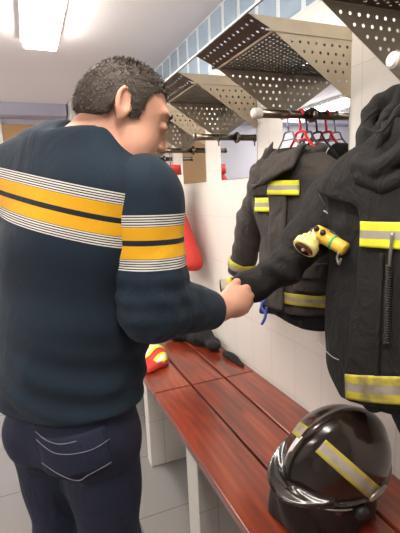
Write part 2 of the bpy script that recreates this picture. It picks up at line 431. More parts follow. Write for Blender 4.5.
# band of glass blocks above the tiles
win = thing('window_1', (D+.02, 0, H+.662), '', ''); del win['label']; del win['category']; struct(win)
bm = bmesh.new(); n = int((YB-YF)/.175)
for i in range(n+1):
    y = 1.973-.175*20+i*.175
    if y < YF+.2 or y > YB-.2: continue
    box(bm, D+.008, D+.09, y+.010, y+.165, H+.672, CEIL-.004)
obj('glass_block', bm, m_block, win, smooth=False, bevel=.012)
obj('window_frame', bx(D+.011, D+.12, YF, YB, H+.662, CEIL), m_mullion, win, smooth=False)
# far wall: wooden door, white pillar
d1 = struct(obj('door_1', bx(-.15, .44, YB-.035, YB, 0, H+.80), m_door, smooth=False, bevel=.004))
obj('door_handle', tube(bmesh.new(), [(-.08, YB-.075, 1.05), (.03, YB-.075, 1.05)], .01), m_silver, d1)
struct(obj('trim_2', bx(-.22, -.15, YB-.045, YB, 0, H+.86), m_white, smooth=False))
struct(obj('trim_3', bx(.44, .50, YB-.045, YB, 0, H+.86), m_white, smooth=False))
struct(obj('trim_4', bx(XL, .50, YB-.25, YB, H+.86, CEIL), mat('soffit_paint', 'b9b9cc', .7), smooth=False))
struct(obj('wall_pillar', bx(.52, D, YB-.5, YB, 0, CEIL), m_white, smooth=False))

# ceiling lights
for i, (x, y) in enumerate(LAMPS):
    lab = ['glowing fluorescent ceiling light above and beyond the man, at the picture top left', 'fluorescent ceiling light right over the man and the bench',
           'fluorescent ceiling light out over the open floor, far one', 'fluorescent ceiling light out over the open floor, near one', 'fluorescent ceiling light closest to the far wall and its wooden door'][i]
    t = thing('ceiling_light', (x, y, CEIL), lab, 'ceiling light', 'fluorescent ceiling lights')
    obj('housing', bx(x-.11, x+.11, y-.62, y+.62, CEIL-.045, CEIL), m_lampbody, t, smooth=False, bevel=.006)
    obj('diffuser', bx(x-.095, x+.095, y-.60, y+.60, CEIL-.085, CEIL-.045), m_lamp, t, smooth=False, bevel=.012)

# ------------------------------------------------------------------ wall stations: mirror, perforated shelf, hanging rod
U0Y, MW, PITCHY = 1.1716, .4011, .6202
SHZ, LIPZ, LIPX, RIBX, BRZ = H+.475, H+.513, .389, .3025, H+.290
def shelf_unit(y0, label):
    t = thing('perforated_shelf', (D, y0+MW/2, BRZ), label, 'shelf', 'perforated steel helmet shelves along the wall')
    hs = []
    nx, ny = 13, 17
    for i in range(nx):
        for j in range(ny):
            u = .022+i*(RIBX-.044)/(nx-1); v = .022+j*(MW-.044)/(ny-1)+(.0 if i % 2 else .010)
            if v < MW-.012: hs.append((u, v))
    obj('shelf_plate', plate([(0, 0), (RIBX, 0), (RIBX, MW), (0, MW)], hs, .0048, lambda u, v: (D-u, y0+v, SHZ)), m_steel_shaded, t, smooth=False, solid=.0015)
    L = math.hypot(LIPX-RIBX, LIPZ-SHZ); hs = [(L*(.28+.44*i), .02+j*(MW-.04)/12) for i in range(2) for j in range(13)]
    obj('front_lip', plate([(0, 0), (L, 0), (L, MW), (0, MW)], hs, .0058, lambda u, v: (D-RIBX-u/L*(LIPX-RIBX), y0+v, SHZ+u/L*(LIPZ-SHZ))), m_steel_shaded, t, smooth=False, solid=.0015)
    obj('fold_rib', tube(bmesh.new(), [(D-RIBX, y0, SHZ-.001), (D-RIBX, y0+MW, SHZ-.001)], .0042, 8), m_steel, t)
    for yy in (y0, y0+MW):
        pl = [(0, 0), (.012, 0), (RIBX, SHZ-BRZ), (RIBX, SHZ-BRZ+.001), (LIPX, LIPZ-BRZ), (0, LIPZ-BRZ)]
        hs = []
        for r_ in range(6):
            z = (SHZ-BRZ)-.024-r_*.0262
            for c in range(10):
                u = .018+c*.031+(.0155 if r_ % 2 else 0)
                if z > .012 and u < RIBX*(z/(SHZ-BRZ))-.016: hs.append((u, z))
        obj('side_bracket', plate(pl, hs, .0052, lambda u, v: (D-u, yy, BRZ+v)), m_steel, t, smooth=False, solid=.0015)
        obj('top_flange', bx(D-LIPX+.06, D, yy-.004, yy+.001, SHZ-.003, SHZ+.003), m_steel, t, smooth=False)
def rail(y0, label, cap):
    y = y0+MW/2; z = H+.2729
    t = thing('hanging_rail', (D, y, z), label, 'clothes rail', 'steel hanging rails below the shelves')
    obj('tube', tube(bmesh.new(), [(D-.245, y, z), (D, y, z)], .0155, 20), m_rod, t)
    obj('flange', tube(bmesh.new(), [(D-.012, y, z), (D, y, z)], [.027, .028], 20), m_rod, t)
    if cap: obj('end_cap', tube(bmesh.new(), [(D-.266, y, z), (D-.260, y, z), (D-.232, y, z), (D-.228, y, z)], [.013, .0185, .0185, .016], 20), m_capwhite, t, smooth=False, bevel=.002)
    else: obj('end_cap', tube(bmesh.new(), [(D-.250, y, z), (D-.247, y, z), (D-.236, y, z)], [.012, .0168, .0168], 20), m_rod, t)
WORD = {-1: ('nearest the camera, over the near black jacket, cut by the picture edge', 'nearest the camera, carrying the near black jacket'),
        0: ('over the charcoal jacket and red hanger', 'carrying the charcoal jacket and red hanger'),
        1: ('in the middle of the row, over the rail with one dark ring', 'with only a dark ring, left of the charcoal jacket'),
        2: ('beside the face of the man', 'holding the red jacket beyond the man, beside his face'), 3: ('farthest of the row, behind the head of the man', 'farthest of the row, behind the head of the man')}
for k in (-1, 0, 1, 2, 3):
    y0 = U0Y+k*PITCHY
    shelf_unit(y0, 'perforated steel shelf ' + WORD[k][0])
    rail(y0, 'steel hanging rail ' + WORD[k][1], k < 1)
    lab = {-1: 'wall mirror behind the near black jacket', 0: 'wall mirror behind the red hanger, over the charcoal jacket', 1: 'wall mirror just left of the charcoal jacket, reflecting something red',
           2: 'wall mirror reflecting tan wood, right of the face of the man', 3: 'wall mirror farthest along the wall, mostly behind the man'}[k]
    tag(obj('wall_mirror', bx(D-.005, D+.002, y0, y0+MW, H+.0652, SHZ-.004), m_mirror, smooth=False, loc=(D, y0+MW/2, H+.0652)), lab, 'mirror', 'mirrors between the white tile piers')
o = obj('front_rail', bx(D-LIPX-.004, D-LIPX+.004, -.1, 4.95, LIPZ+.001, LIPZ+.009), m_railgrey, smooth=False, bevel=.002, loc=(D-LIPX, .5, LIPZ))
tag(o, 'thin white rail running along the front tips of all the perforated shelves', 'rail')

# ------------------------------------------------------------------ benches
BZ = H-.9599; BT = .035
SL = [(D-.5644, D-.3745), (D-.3625, D-.187), (D-.175, D-.004)]
def bench(y0, y1, label, peds):
    t = thing('bench', ((D-.28), (y0+y1)/2, 0), label, 'bench', 'varnished slat benches along the tiled wall')
    for a, b in SL: obj('slat', bx(a, b, y0+.0015, y1-.0015, BZ-BT, BZ), m_wood, t, smooth=False, bevel=.0045, bevel_seg=3)
    for (q0, q1) in peds:
        obj('pedestal', bx(D-.560, D-.002, q0, q1, 0, BZ-BT-.001), m_tile_x, t, smooth=False, bevel=.003)
bench(-.1, 1.8608, 'long varnished red-brown slat bench part nearest the camera, under the helmet', [(1.325, 1.445), (.0, .12)])
bench(1.8638, 3.9, 'farther varnished red-brown slat bench part beyond the cross joint, behind the man', [(2.04, 2.12), (3.5, 3.58)])

# ------------------------------------------------------------------ the man
W = np.array([math.cos(math.radians(33)), -math.sin(math.radians(33))]); V = np.array([math.sin(math.radians(33)), math.cos(math.radians(33))])
HC = np.array([-.152, 1.0, 1.672]); ya, ti = math.radians(22), math.radians(25)
hx = np.array([math.cos(ya)*math.cos(ti), math.sin(ya)*math.cos(ti), -math.sin(ti)])
hz = np.array([math.cos(ya)*math.sin(ti), math.sin(ya)*math.sin(ti), math.cos(ti)]); hy = np.cross(hz, hx)
AX = [hx, hy, hz]
def hp(x, y, z): return HC+hx*x+hy*y+hz*z
SHR, ELR, WRR = (-.125, .985, 1.490), (-.118, .955, 1.215), (.045, 1.105, 1.163)
SHL, ELL_, WRL = (-.500, 1.15, 1.52), (-.50, 1.36, 1.25), (-.30, 1.44, 1.12)
TORSO = [(.60, -.375, 1.06, .10, .08), (.86, -.375, 1.06, .178, .13), (.98, -.368, 1.075, .182, .146), (1.10, -.355, 1.085, .195, .158), (1.25, -.335, 1.07, .205, .15), (1.42, -.315, 1.045, .218, .135), (1.54, -.300, 1.035, .190, .110), (1.63, -.275, 1.02, .12, .085)]
def body(P):
    d = loft(P, [(z, a, b, w*.93, v*.93) for z, a, b, w, v in TORSO[1:]], W, V)
    d = smin(d, chain(P, [(-.262, 1.02, 1.57), (-.200, 1.0, 1.63)], [.074, .069]), .03)
    # head
    h = ell(P, hp(-.006, 0, .016), (.094, .076, .081), AX)
    h = smin(h, ell(P, hp(.030, 0, -.055), (.064, .066, .078), AX), .03)
    h = smin(h, ell(P, hp(.055, 0, -.112), (.036, .042, .036), AX), .03)          # chin
    for s in (-1, 1): h = smin(h, ell(P, hp(.040, s*.042, -.068), (.036, .030, .042), AX), .02)   # full cheeks
    h = smin(h, ell(P, hp(.000, 0, -.118), (.055, .055, .035), AX), .03)          # double chin
    h = smin(h, ell(P, hp(.074, 0, .022), (.020, .056, .012), AX), .018)          # brow
    for s in (-1, 1): h = smax(h, -ell(P, hp(.100, s*.032, -.004), (.017, .019, .012), AX), .010)
    h = smin(h, cone(P, hp(.088, 0, .002), hp(.108, 0, -.040), .008, .011), .010)
    for s in (-1, 1):
        h = smin(h, ell(P, hp(.099, s*.012, -.046), (.012, .008, .008), AX), .006)
        h = smin(h, ell(P, hp(.083, s*.032, -.005), (.0125, .0125, .0115), AX), .003)   # lids over the eyes
    h = smin(h, ell(P, hp(.093, 0, -.073), (.011, .024, .0065), AX), .005); h = smin(h, ell(P, hp(.090, 0, -.088), (.012, .021, .0075), AX), .005)
    for s in (-1, 1):                                                             # ears
        q = (P-hp(-.022, s*.078, -.008))@np.array(AX).T; a = .18
        qx, qz = q[:, 0]*math.cos(a)+q[:, 2]*math.sin(a), -q[:, 0]*math.sin(a)+q[:, 2]*math.cos(a)
        r_ = np.sqrt((qx/.019)**2+((qz)/.033)**2)
        ear = (r_-1)*.018; ear = smax(ear, np.abs(q[:, 1]+s*.006*qx/.02)-.0085, .006)
        dish = np.sqrt(((qx-.003)/.011)**2+((qz-.005)/.021)**2)-1
        ear = smax(ear, -np.maximum(dish*.011, (.001-s*q[:, 1])), .004)
        h = smin(h, ear, .004)
        h = smin(h, ell(P, hp(-.018, s*.079, -.038), (.009, .006, .010), AX), .005)
        h = smin(h, ell(P, hp(-.004, s*.076, -.014), (.005, .005, .008), AX), .004)
    d = smin(d, h, .028)
    d = smin(d, chain(P, [SHR, ELR, WRR], [.055, .042, .034]), .03)
    d = smin(d, chain(P, [SHL, ELL_, WRL], [.055, .042, .029]), .03)
    # legs
    d = smin(d, chain(P, [(-.30, 1.03, .86), (-.295, 1.05, .48), (-.29, 1.02, .09)], [.085, .055, .036]), .03)
    d = smin(d, chain(P, [(-.445, 1.10, .86), (-.45, 1.13, .48), (-.455, 1.10, .09)], [.085, .055, .036]), .03)
    for x, y in ((-.29, 1.02), (-.455, 1.10)): d = smin(d, cone(P, (x, y, .05), (x+.06, y+.12, .04), .035, .03), .02)
    # right hand closed on the sleeve
    hd = ell(P, (.098, 1.140, 1.172), (.046, .026, .043), None)
    hd = smin(hd, cone(P, WRR, (.085, 1.13, 1.170), .034, .033), .025)
    for a, z, r in ((.122, 1.203, .0125), (.131, 1.182, .0125), (.128, 1.161, .012), (.118, 1.142, .0108)):
        f = chain(P, [(a-.03, 1.140, z-.002), (a+.006, 1.160, z), (a+.016, 1.196, z-.003), (a-.004, 1.222, z-.008), (a-.030, 1.218, z-.010)], [r*1.1, r*1.12, r, r*.92, r*.8], .003)
        hd = smin(hd, f, .006)
    th = chain(P, [(.062, 1.125, 1.182), (.086, 1.150, 1.208), (.104, 1.182, 1.219), (.122, 1.205, 1.214)], [.017, .0145, .0125, .0095], .004)
    hd = smin(hd, th, .009)
    d = smin(d, hd, .015)
    # left hand, relaxed
    x, y, z = WRL
    lh = ell(P, (x+.035, y+.0, z-.025), (.042, .018, .036))
    for i in range(4):
        lh = smin(lh, chain(P, [(x+.04, y, z-.005-.017*i), (x+.085, y+.005, z-.018-.017*i), (x+.112, y-.012, z-.032-.017*i), (x+.115, y-.035, z-.04-.017*i)], [.010, .0095, .0085, .0075], .003), .005)
    lh = smin(lh, chain(P, [(x+.02, y-.01, z-.005), (x+.045, y-.03, z+.008), (x+.07, y-.04, z+.004)], [.012, .0105, .0085], .003), .008)
    return smin(d, lh, .01)
PB = pw((-.36, 1.06, 0))
man = thing('person', PB, 'man in a navy sweater with yellow stripes and dark jeans, holding a jacket sleeve', 'person')
def person_mesh(fn, lo, hi, h, rel=1, attr=None):
    me, v = net(fn, lo, hi, h)
    relax(me, rel)
    co = np.empty(len(me.vertices)*3); me.vertices.foreach_get('co', co); co = co.reshape(-1, 3)
    if attr is not None:
        a = me.attributes.new('stripe', 'FLOAT', 'POINT'); a.data.foreach_set('value', attr(co).astype(np.float32))
    R_ = np.array([list(RH), list(FH), [0, 0, 1]]); me.vertices.foreach_set('co', (co@R_).ravel()); me.update()
    return me
bme = person_mesh(body, (-.64, .86, 0), (.20, 1.52, 1.84), .0045, 1)
bobj = obj('body', bme, m_skin, man)

def torso_d(P):
    d = loft(P, TORSO, W, V, 2.2)
    d = smin(d, cone(P, (-.145, .990, 1.490), (-.23, 1.01, 1.565), .070, .068), .04)
    d = smin(d, cone(P, (-.485, 1.13, 1.552), (-.33, 1.06, 1.592), .070, .070), .04)
    return d
def knit_folds(P, amp=.004):
    return folds(P, amp*1.2, 17, 3, (1, 1, 1.6))
def sweater(P):
    d = torso_d(P)-.006+knit_folds(P)
    z = P[:, 2]
    # roomy lower part hanging over the waistband
    d = d-.014*np.clip((1.25-z)/.3, 0, 1)
    d = d+.0045*np.sin(z*75+P[:, 0]*18+np.sin(P[:, 1]*30))*np.clip((1.2-z)/.2, 0, 1)*np.clip((z-.93)/.05, 0, 1)
    neck = cone(P, (-.262, 1.02, 1.54), (-.19, .985, 1.75), .076, .082)
    d = smax(d, -neck, .01)
    col = (P-np.array((-.222, 1.008, 1.600))); ax = np.array((.30, -.10, .93)); ax /= np.linalg.norm(ax)
    t = col@ax; rr = np.linalg.norm(col-t[:, None]*ax, axis=1)
    d = smin(d, np.sqrt((rr-.078)**2+(t*.55)**2)-.008, .012)
    return smax(d, .950-z+.02*(P[:, 0]+.36), .012)
def stripe_t(co): return (co[:, 2]-1.4570)+.235*(co[:, 0]+.284)+.0*co[:, 1]
def stripe_s(co): return (co[:, 2]-1.380)+.03*(co[:, 0]+.14)
sme = person_mesh(sweater, (-.66, .82, .88), (-.02, 1.34, 1.72), .006, 1, stripe_t)
sw = obj('sweater', sme, m_knit, man)
def sleeve_fn(sh, el, wr, rs, seed):
    sh, el, wr = map(np.array, (sh, el, wr))
    fa = (wr-el)/np.linalg.norm(wr-el)
    def f(P):
        cuff = wr-fa*.012
        d = cone(P, sh, el, rs[0], rs[1]); d = smin(d, cone(P, el, cuff, rs[1], rs[2]), .035)
        d = d+folds(P, .0038, 30, seed)+.0022*np.sin(P[:, 2]*130+9*P[:, 0])*np.clip(1-np.abs(P[:, 2]-1.27)/.12, 0, 1)+.003*np.sin((P@fa)*95+4*np.sin(P[:, 2]*30))*np.clip(1-np.linalg.norm(P-el, axis=1)/.2, 0, 1)
        return smax(d, (P-cuff)@fa, .006)
    return f
f1 = sleeve_fn((-.124, .962, 1.478), (-.114, .950, 1.225), (.036, 1.10, 1.163), (.093, .081, .055), 5)
me = person_mesh(f1, (-.26, .80, 1.08), (.12, 1.20, 1.61), .0055, 1, stripe_s); obj('sleeve', me, m_knit, sw)
f2 = sleeve_fn((-.510, 1.15, 1.53), (-.505, 1.36, 1.25), (-.32, 1.435, 1.125), (.079, .072, .050), 9)
me = person_mesh(f2, (-.64, 1.0, 1.03), (-.24, 1.56, 1.63), .007, 1, stripe_s); obj('sleeve', me, m_knit, sw)

def jeans(P):
    d = loft(P, [(.80, -.37, 1.065, .178, .135), (.90, -.365, 1.065, .186, .140), (.97, -.362, 1.07, .182, .135)], W, V, 2.2)
    for hip, kn, an in (((-.292, 1.04, .82), (-.292, 1.055, .48), (-.288, 1.02, .07)), ((-.455, 1.10, .82), (-.457, 1.13, .48), (-.458, 1.10, .07))):
        d = smin(d, chain(P, [hip, kn, an], [.108, .080, .068], .04), .035)
    d = smin(d, ell(P, (-.30, .985, .86), (.10, .07, .085)), .03); d = smin(d, ell(P, (-.45, 1.05, .86), (.09, .07, .085)), .03)
    d = d+folds(P, .0035, 26, 12, (1, 1, .8))+.002*np.sin(P[:, 2]*120+P[:, 0]*40)*np.clip((.5-P[:, 2])/.3, 0, 1)
    return smax(d, .045-P[:, 2], .004)
jme = person_mesh(jeans, (-.64, .84, .02), (-.10, 1.34, 1.01), .006, 1)
jb = bvh_of(jme); je = obj('jeans', jme, m_jeans, man)
nrm = FH*1.0
def on(bvh, a, z, d=None, off=.003):
    d = d or FH
    hit = bvh.ray_cast(pw((a, .4, z)), d, 1.5); return hit[0]-d*off if hit[0] is not None else None
def stitch(pts, bvh, r=.0012, m=None, parent=None, name='stitching', off=.0075):
    P = [on(bvh, a, z, None, off) for a, z in smoothpath2(pts)]; P = [q for q in P if q is not None]
    return obj(name, tube(bmesh.new(), P, r, 6), m or m_jthread, parent)
def smoothpath2(pts, n=8): return [(v.x, v.y) for v in smoothpath([(a, b, 0) for a, b in pts], n)]
pk = patch(jb, pw((-.405, .6, .805)), pw((.170, 0, .03)), pw((-.012, 0, .105)), FH, 16, 10, .004)
pko = obj('back_pocket', pk, m_jeans, je, solid=.003)
stitch([(-.418, .905), (-.375, .886), (-.33, .884), (-.275, .892), (-.236, .906)], jb, .0009, parent=pko)
stitch([(-.410, .842), (-.36, .826), (-.315, .810), (-.29, .823), (-.235, .845)], jb, .0009, parent=pko)
stitch([(-.418, .925), (-.385, .912), (-.35, .908), (-.31, .915)], jb, .0014, parent=pko)
# shoes
for (x, y) in ((-.288, 1.02), (-.458, 1.10)):
    def shoe(P, x=x, y=y):
        d = cone(P, (x-.02, y-.04, .05), (x+.085, y+.15, .040), .046, .036)
        d = smin(d, cone(P, (x, y, .05), (x, y, .11), .05, .045), .02)
        return smax(d, .004-P[:, 2], .006)
    me = person_mesh(shoe, (x-.12, y-.14, -.02), (x+.18, y+.26, .2), .007, 1); sh = obj('shoe', me, m_shoe, man)
    bm = bmesh.new(); q = [pw((x-.02+.105*t+s*.045*(1-.2*t)*.87, y-.04+.19*t-s*.045*.48, .0)) for s, t in ((1, 0), (1, .5), (1, 1), (-1, 1), (-1, .5), (-1, 0))]
    vs = [bm.verts.new(p_) for p_ in q]; vt = [bm.verts.new(p_+Vector((0, 0, .014))) for p_ in q]
    bm.faces.new(vs[::-1]); bm.faces.new(vt)
    for i in range(6): bm.faces.new((vs[i], vs[(i+1) % 6], vt[(i+1) % 6], vt[i]))
    obj('sole', bm, m_rubber, sh, smooth=False, bevel=.004)
# hair: a close cap and thousands of short strands on it
Ri = np.array([list(RH), list(FH), [0, 0, 1]])
def hairline(x, z):
    zz = np.interp(x, [-.12, -.085, -.06, -.042, -.028, -.010, -.004, .018, .026, .050, .074, .12], [-.050, -.052, -.050, -.040, .018, .012, -.030, -.026, .032, .058, .080, .084])
    return z-zz
def haircap(P):
    q = (P-HC)@np.array(AX).T
    d = ell(P, hp(-.006, 0, .016), (.096, .078, .083), AX)
    d = smin(d, ell(P, hp(-.030, 0, -.02), (.079, .070, .07), AX), .03)-.003
    return smax(d, -hairline(q[:, 0], q[:, 2]), .004)
me = person_mesh(haircap, (-.29, .88, 1.55), (-.02, 1.12, 1.84), .004, 0)
hob = obj('hair', me, m_hair, man)
src = bpy.data.meshes.new('t'); bm = bmesh.new(); rs = np.random.RandomState(4)
off = Vector(man.location)
fc = [(p.center+off, p.normal.copy()) for p in me.polygons]
hxw, hyw, hzw, HCw = pw(hx), pw(hy), pw(hz), pw(HC)
for k in range(9000):
    c, nn = fc[rs.randint(len(fc))]; q = c-HCw; x, y, z = q.dot(hxw), q.dot(hyw), q.dot(hzw)
    if hairline(np.array([x]), np.array([z]))[0] < .001 or nn.dot(q) <= 0: continue
    top = max(0, min(1, (z-.045)/.05)); front = max(0, min(1, (x-.02)/.06))
    ln = .004+.005*top+.015*top*front+.002*rs.rand()
    d = (nn*(.35+.15*top+.35*front)+hxw*(.25+.75*top*front)-hzw*(.55-.6*top)+Vector(rs.normal(size=3)*.22)).normalized()
    sd = d.cross(nn).normalized()*.0011
    p0 = c+Vector(rs.normal(size=3)*.0015); p1 = p0+d*ln*.55+nn*.0012; p2 = p0+d*ln-nn*.001
    a, b, c1, c2, e = (bm.verts.new(v) for v in (p0-sd, p0+sd, p1+sd*.8, p1-sd*.8, p2))
    bm.faces.new((a, b, c1, c2)); bm.faces.new((c2, c1, e))
obj('hair_strands', bm, m_hair, hob)
for s in (-1, 1):
    bm = bmesh.new(); P = [pw(hp(.094-.006*abs(t)**2, s*(.032+t*.020), .018+.004*(1-t*t))) for t in np.linspace(-1, 1, 9)]
    obj('eyebrow', tube(bm, P, [.001, .003, .004, .004, .004, .004, .0035, .003, .001], 8), m_hair, man)
    obj('eyelashes', tube(bmesh.new(), [pw(hp(.0925-.004*t*t, s*(.032+t*.012), -.010)) for t in np.linspace(-1, 1, 7)], .0008, 6), m_hair, man)

# ------------------------------------------------------------------ jackets
def frame(ang):
    """u along the hanger (towards the camera side), n out from the wall"""
    u = np.array([-math.sin(ang), -math.cos(ang)]); n_ = np.array([-math.cos(ang), math.sin(ang)]); return u, n_
def jacket(cx, cy, ang, ztop, zhem, hw, hd, seed, fold=.006, width_hem=1.12, xshift=0):
    u, n_ = frame(ang); L = ztop-zhem
    keys = [(zhem, cx+n_[0]*xshift, cy+n_[1]*xshift, hw*width_hem, hd*1.1), (zhem+.25*L, cx, cy, hw*(.5+.5*width_hem), hd*1.08), (zhem+.6*L, cx, cy, hw, hd), (zhem+.80*L, cx, cy, hw*.98, hd*.88), (zhem+.93*L, cx, cy, hw*.62, hd*.68), (ztop, cx, cy, hw*.30, hd*.5)]
    def f(P):
        d = loft(P, keys, u, n_, 2.2)
        t = ((P[:, 0]-cx)*u[0]+(P[:, 1]-cy)*u[1])
        return d + folds(P, fold, 20, seed, (1, 1, .55)) + folds(P, fold*.35, 55, seed+1)
    return f, u, n_
def W3(cx, cy, u, n_, a, b, z): return Vector((cx+u[0]*a+n_[0]*b, cy+u[1]*a+n_[1]*b, z))
def wmesh(fn, lo, hi, h, rel=1):
    me, _ = net(fn, lo, hi, h); relax(me, rel); return me
def hanger(root, hookx, y, z_rod, w_, drop, m, parent_name, r=.003, bar=True):
    c = Vector((hookx, y, z_rod))
    hook = [c+Vector((0, .018*math.sin(a), .0155*math.cos(a)+.001)) for a in np.linspace(-2.2, 1.57, 12)]
    hook = hook[::-1]; hook = [Vector((hookx, y, z_rod-.055)), Vector((hookx, y, z_rod-.035)), Vector((hookx, y+.010, z_rod-.020))][:3]+hook
    hook = [Vector((hookx, y, z_rod-.055)), Vector((hookx, y+.002, z_rod-.036))]+[c+Vector((0, .0185*math.cos(a), .0185*math.sin(a)-.001)) for a in np.linspace(-.9, 3.3, 14)]
    return hook

# --- jacket A: charcoal, on the middle rail
RZ = H+.2729
A_Y = U0Y+MW/2
ja = thing('fire_jacket', (.90, A_Y, 1.0), 'charcoal firefighter jacket with two yellow chest bars, hanging by the mirror on a grey hanger', 'jacket')
cx, cy = .915, 1.305
fa_, ua, na = jacket(cx, cy, math.radians(-20), 1.61, .965, .170, .075, 21, .006, 1.02)
def jA(P):
    d = fa_(P)
    for s in (-1, 1):
        d = smin(d, cone(P, W3(cx, cy, ua, na, s*.14, 0, 1.52), W3(cx, cy, ua, na, s*.06, 0, 1.575), .055, .05), .04)
    return smax(d, 1.035-P[:, 2]+.01*np.sin(P[:, 1]*14), .012)
me = wmesh(jA, (.74, 1.02, .93), (1.05, 1.66, 1.68), .006)
meA = me; bA = bvh_of(me); sh = obj('shell', me, m_cloth_a, ja)
fl_, _, _ = jacket(cx, cy, math.radians(-20), 1.60, .95, .160, .064, 23, .009, 1.0)
me = wmesh(lambda P: smax(smax(fl_(P), .985-P[:, 2]+.015*np.sin(P[:, 1]*20), .01), P[:, 2]-1.10, .01), (.76, 1.05, .94), (1.05, 1.62, 1.14), .006); obj('inner_lining', me, m_lining, ja)
# far sleeve hanging, near sleeve tucked behind
def sl(pts, rs, seed, k=.03, amp=.006):
    pts = [np.array(p) for p in pts]
    def f(P):
        d = chain(P, pts, rs, k)
        ax = pts[-1]-pts[-2]; ax = ax/np.linalg.norm(ax)
        ax0 = pts[-1]-pts[0]; ax0 = ax0/np.linalg.norm(ax0)
        d = d+folds(P, amp, 26, seed)+amp*.5*np.sin((P@ax0)*80+5*np.sin(P[:, 0]*25))
        return smax(d, (P-pts[-1])@ax, .008)
    return f
s1 = [(.885, 1.43, 1.525), (.905, 1.60, 1.35), (.895, 1.715, 1.10)]
me = wmesh(sl(s1, [.070, .066, .060], 31), (.78, 1.40, 1.0), (1.05, 1.84, 1.63), .006); b1 = bvh_of(me); so = obj('sleeve', me, m_cloth_a, ja)
ax = (Vector(s1[2])-Vector(s1[1])).normalized()
obj('cuff_band', wrap(b1, s1[2], ax, (-1, 0, 0), 0, 360, -.075, -.035, 40, 4, .003, .2), m_band_cuff, so, solid=.002)
s2 = [(.965, 1.16, 1.49), (.985, 1.11, 1.33), (.985, 1.09, 1.12)]
me = wmesh(sl(s2, [.055, .052, .05], 33), (.86, .98, 1.03), (1.045, 1.27, 1.60), .007); so = obj('sleeve', me, m_cloth_a, ja)
nw = Vector((na[0], na[1], 0)); uw = Vector((ua[0], ua[1], 0)); z3 = Vector((0, 0, 1))
def onA(a, z, off=.004):
    hit = bA.ray_cast(W3(cx, cy, ua, na, a, .4, z), -nw, .8); return hit[0]+nw*off if hit[0] is not None else None
# placket: a raised flap down the front
obj('placket', patch(bA, W3(cx, cy, ua, na, -.060, .2, 1.04), uw*.08, z3*.46, -nw, 8, 40, .010), m_cloth_a, ja, solid=.008)
obj('chest_bar', patch(bA, W3(cx, cy, ua, na, -.140, .2, 1.399), uw*.078, z3*.052, -nw, 12, 6, .007), m_band, ja, solid=.003)
obj('chest_bar', patch(bA, W3(cx, cy, ua, na, -.058, .2, 1.462), uw*.130-z3*.004, z3*.050, -nw, 14, 6, .020), m_band, ja, solid=.003)
obj('chest_pocket', patch(bA, W3(cx, cy, ua, na, -.150, .2, 1.458), uw*.09, z3*.045, -nw, 12, 6, .008), m_cloth_a, ja, solid=.006)
obj('hem_band', wrap(bA, (cx, cy, 1.085), (0, 0, 1), nw, -100, 100, -.018, .024, 60, 6, .005, .5), m_band_old, ja, solid=.003)
obj('pocket', patch(bA, W3(cx, cy, ua, na, .06, .2, 1.12), uw*.14, z3*.08, -nw, 12, 8, .010), m_cloth_a, ja, solid=.008)
obj('pocket_flap', patch(bA, W3(cx, cy, ua, na, .055, .2, 1.17), uw*.15, z3*.055, -nw, 12, 6, .020), m_cloth_a, ja, solid=.005)
# big turned-down collar
def collar(cx, cy, u, n_, zc, rx, ry, hgt, lean, m, parent, gap=40, name='collar', seed=0, flop=.0, th=.008):
    bm = bmesh.new(); N, K = 48, 8; g = []
    for i in range(N+1):
        a = math.radians(gap/2+(360-gap)*i/N); row = []
        for j in range(K+1):
            t = j/K; k = 1+lean*t+flop*max(0, t-.5)**2*4
            zz = zc+hgt*(t if t < .75 or not flop else 1.5-t)+.01*math.sin(3*a+seed)*t
            row.append(bm.verts.new(W3(cx, cy, u, n_, rx*k*math.sin(a), ry*k*math.cos(a)+.02*t, zz)))
        g.append(row)
    for i in range(N):
        for j in range(K): bm.faces.new((g[i][j], g[i+1][j], g[i+1][j+1], g[i][j+1]))
    return obj(name, bm, m, parent, solid=th)
def slab(P, a, b, c, th):
    """rounded triangle of cloth"""
    a, b, c = (np.array(v, float) for v in (a, b, c)); n_ = np.cross(b-a, c-a); n_ /= np.linalg.norm(n_)
    h = (P-a)@n_; Q = P-h[:, None]*n_; d = None
    for p_, q_, o_ in ((a, b, c), (b, c, a), (c, a, b)):
        e = np.cross(q_-p_, n_); e /= np.linalg.norm(e)
        if (o_-p_)@e > 0: e = -e
        k = (Q-p_)@e; d = k if d is None else np.maximum(d, k)
    return np.where(d > 0, np.sqrt(np.maximum(d, 0)**2+h**2), np.maximum(np.abs(h), d*.5))-th
def colA(P):
    g = lambda a, b, z: np.array(W3(cx, cy, ua, na, a, b, z))
    q = P-g(.0, -.005, 1.585); x, y = q[:, 0]*ua[0]+q[:, 1]*ua[1], q[:, 0]*na[0]+q[:, 1]*na[1]; z = q[:, 2]
    rr = np.sqrt((x/(.095))**2+((y)/.060)**2); d = np.sqrt(((rr-1-.25*z/.05)*.06)**2)-.010
    top = .045+.012*np.sin(x*30)-.03*(y > 0)*np.clip(y/.06, 0, 1)
    d = smax(smax(d, z-top, .008), -z-.03, .008)
    d = smin(d, slab(P, g(-.098, .075, 1.578), g(.072, .070, 1.612), g(-.062, .095, 1.512), .010), .012)
    d = smin(d, slab(P, g(.072, .070, 1.612), g(-.062, .095, 1.512), g(.055, .088, 1.555), .010), .012)
    d = smin(d, slab(P, g(-.100, .02, 1.62), g(-.098, .075, 1.578), g(-.080, .075, 1.53), .010), .015)
    return d+folds(P, .0025, 40, 8)
me = wmesh(colA, (.74, 1.16, 1.44), (1.04, 1.52, 1.70), .005); co_ = obj('collar', me, m_cloth_a, ja)
obj('neck_lining', tube(bmesh.new(), [W3(cx, cy, ua, na, 0, 0, 1.55), W3(cx, cy, ua, na, 0, 0, 1.622)], [.07, .062], 20), m_lining, ja)
P0 = onA(-.060, 1.075, .02)
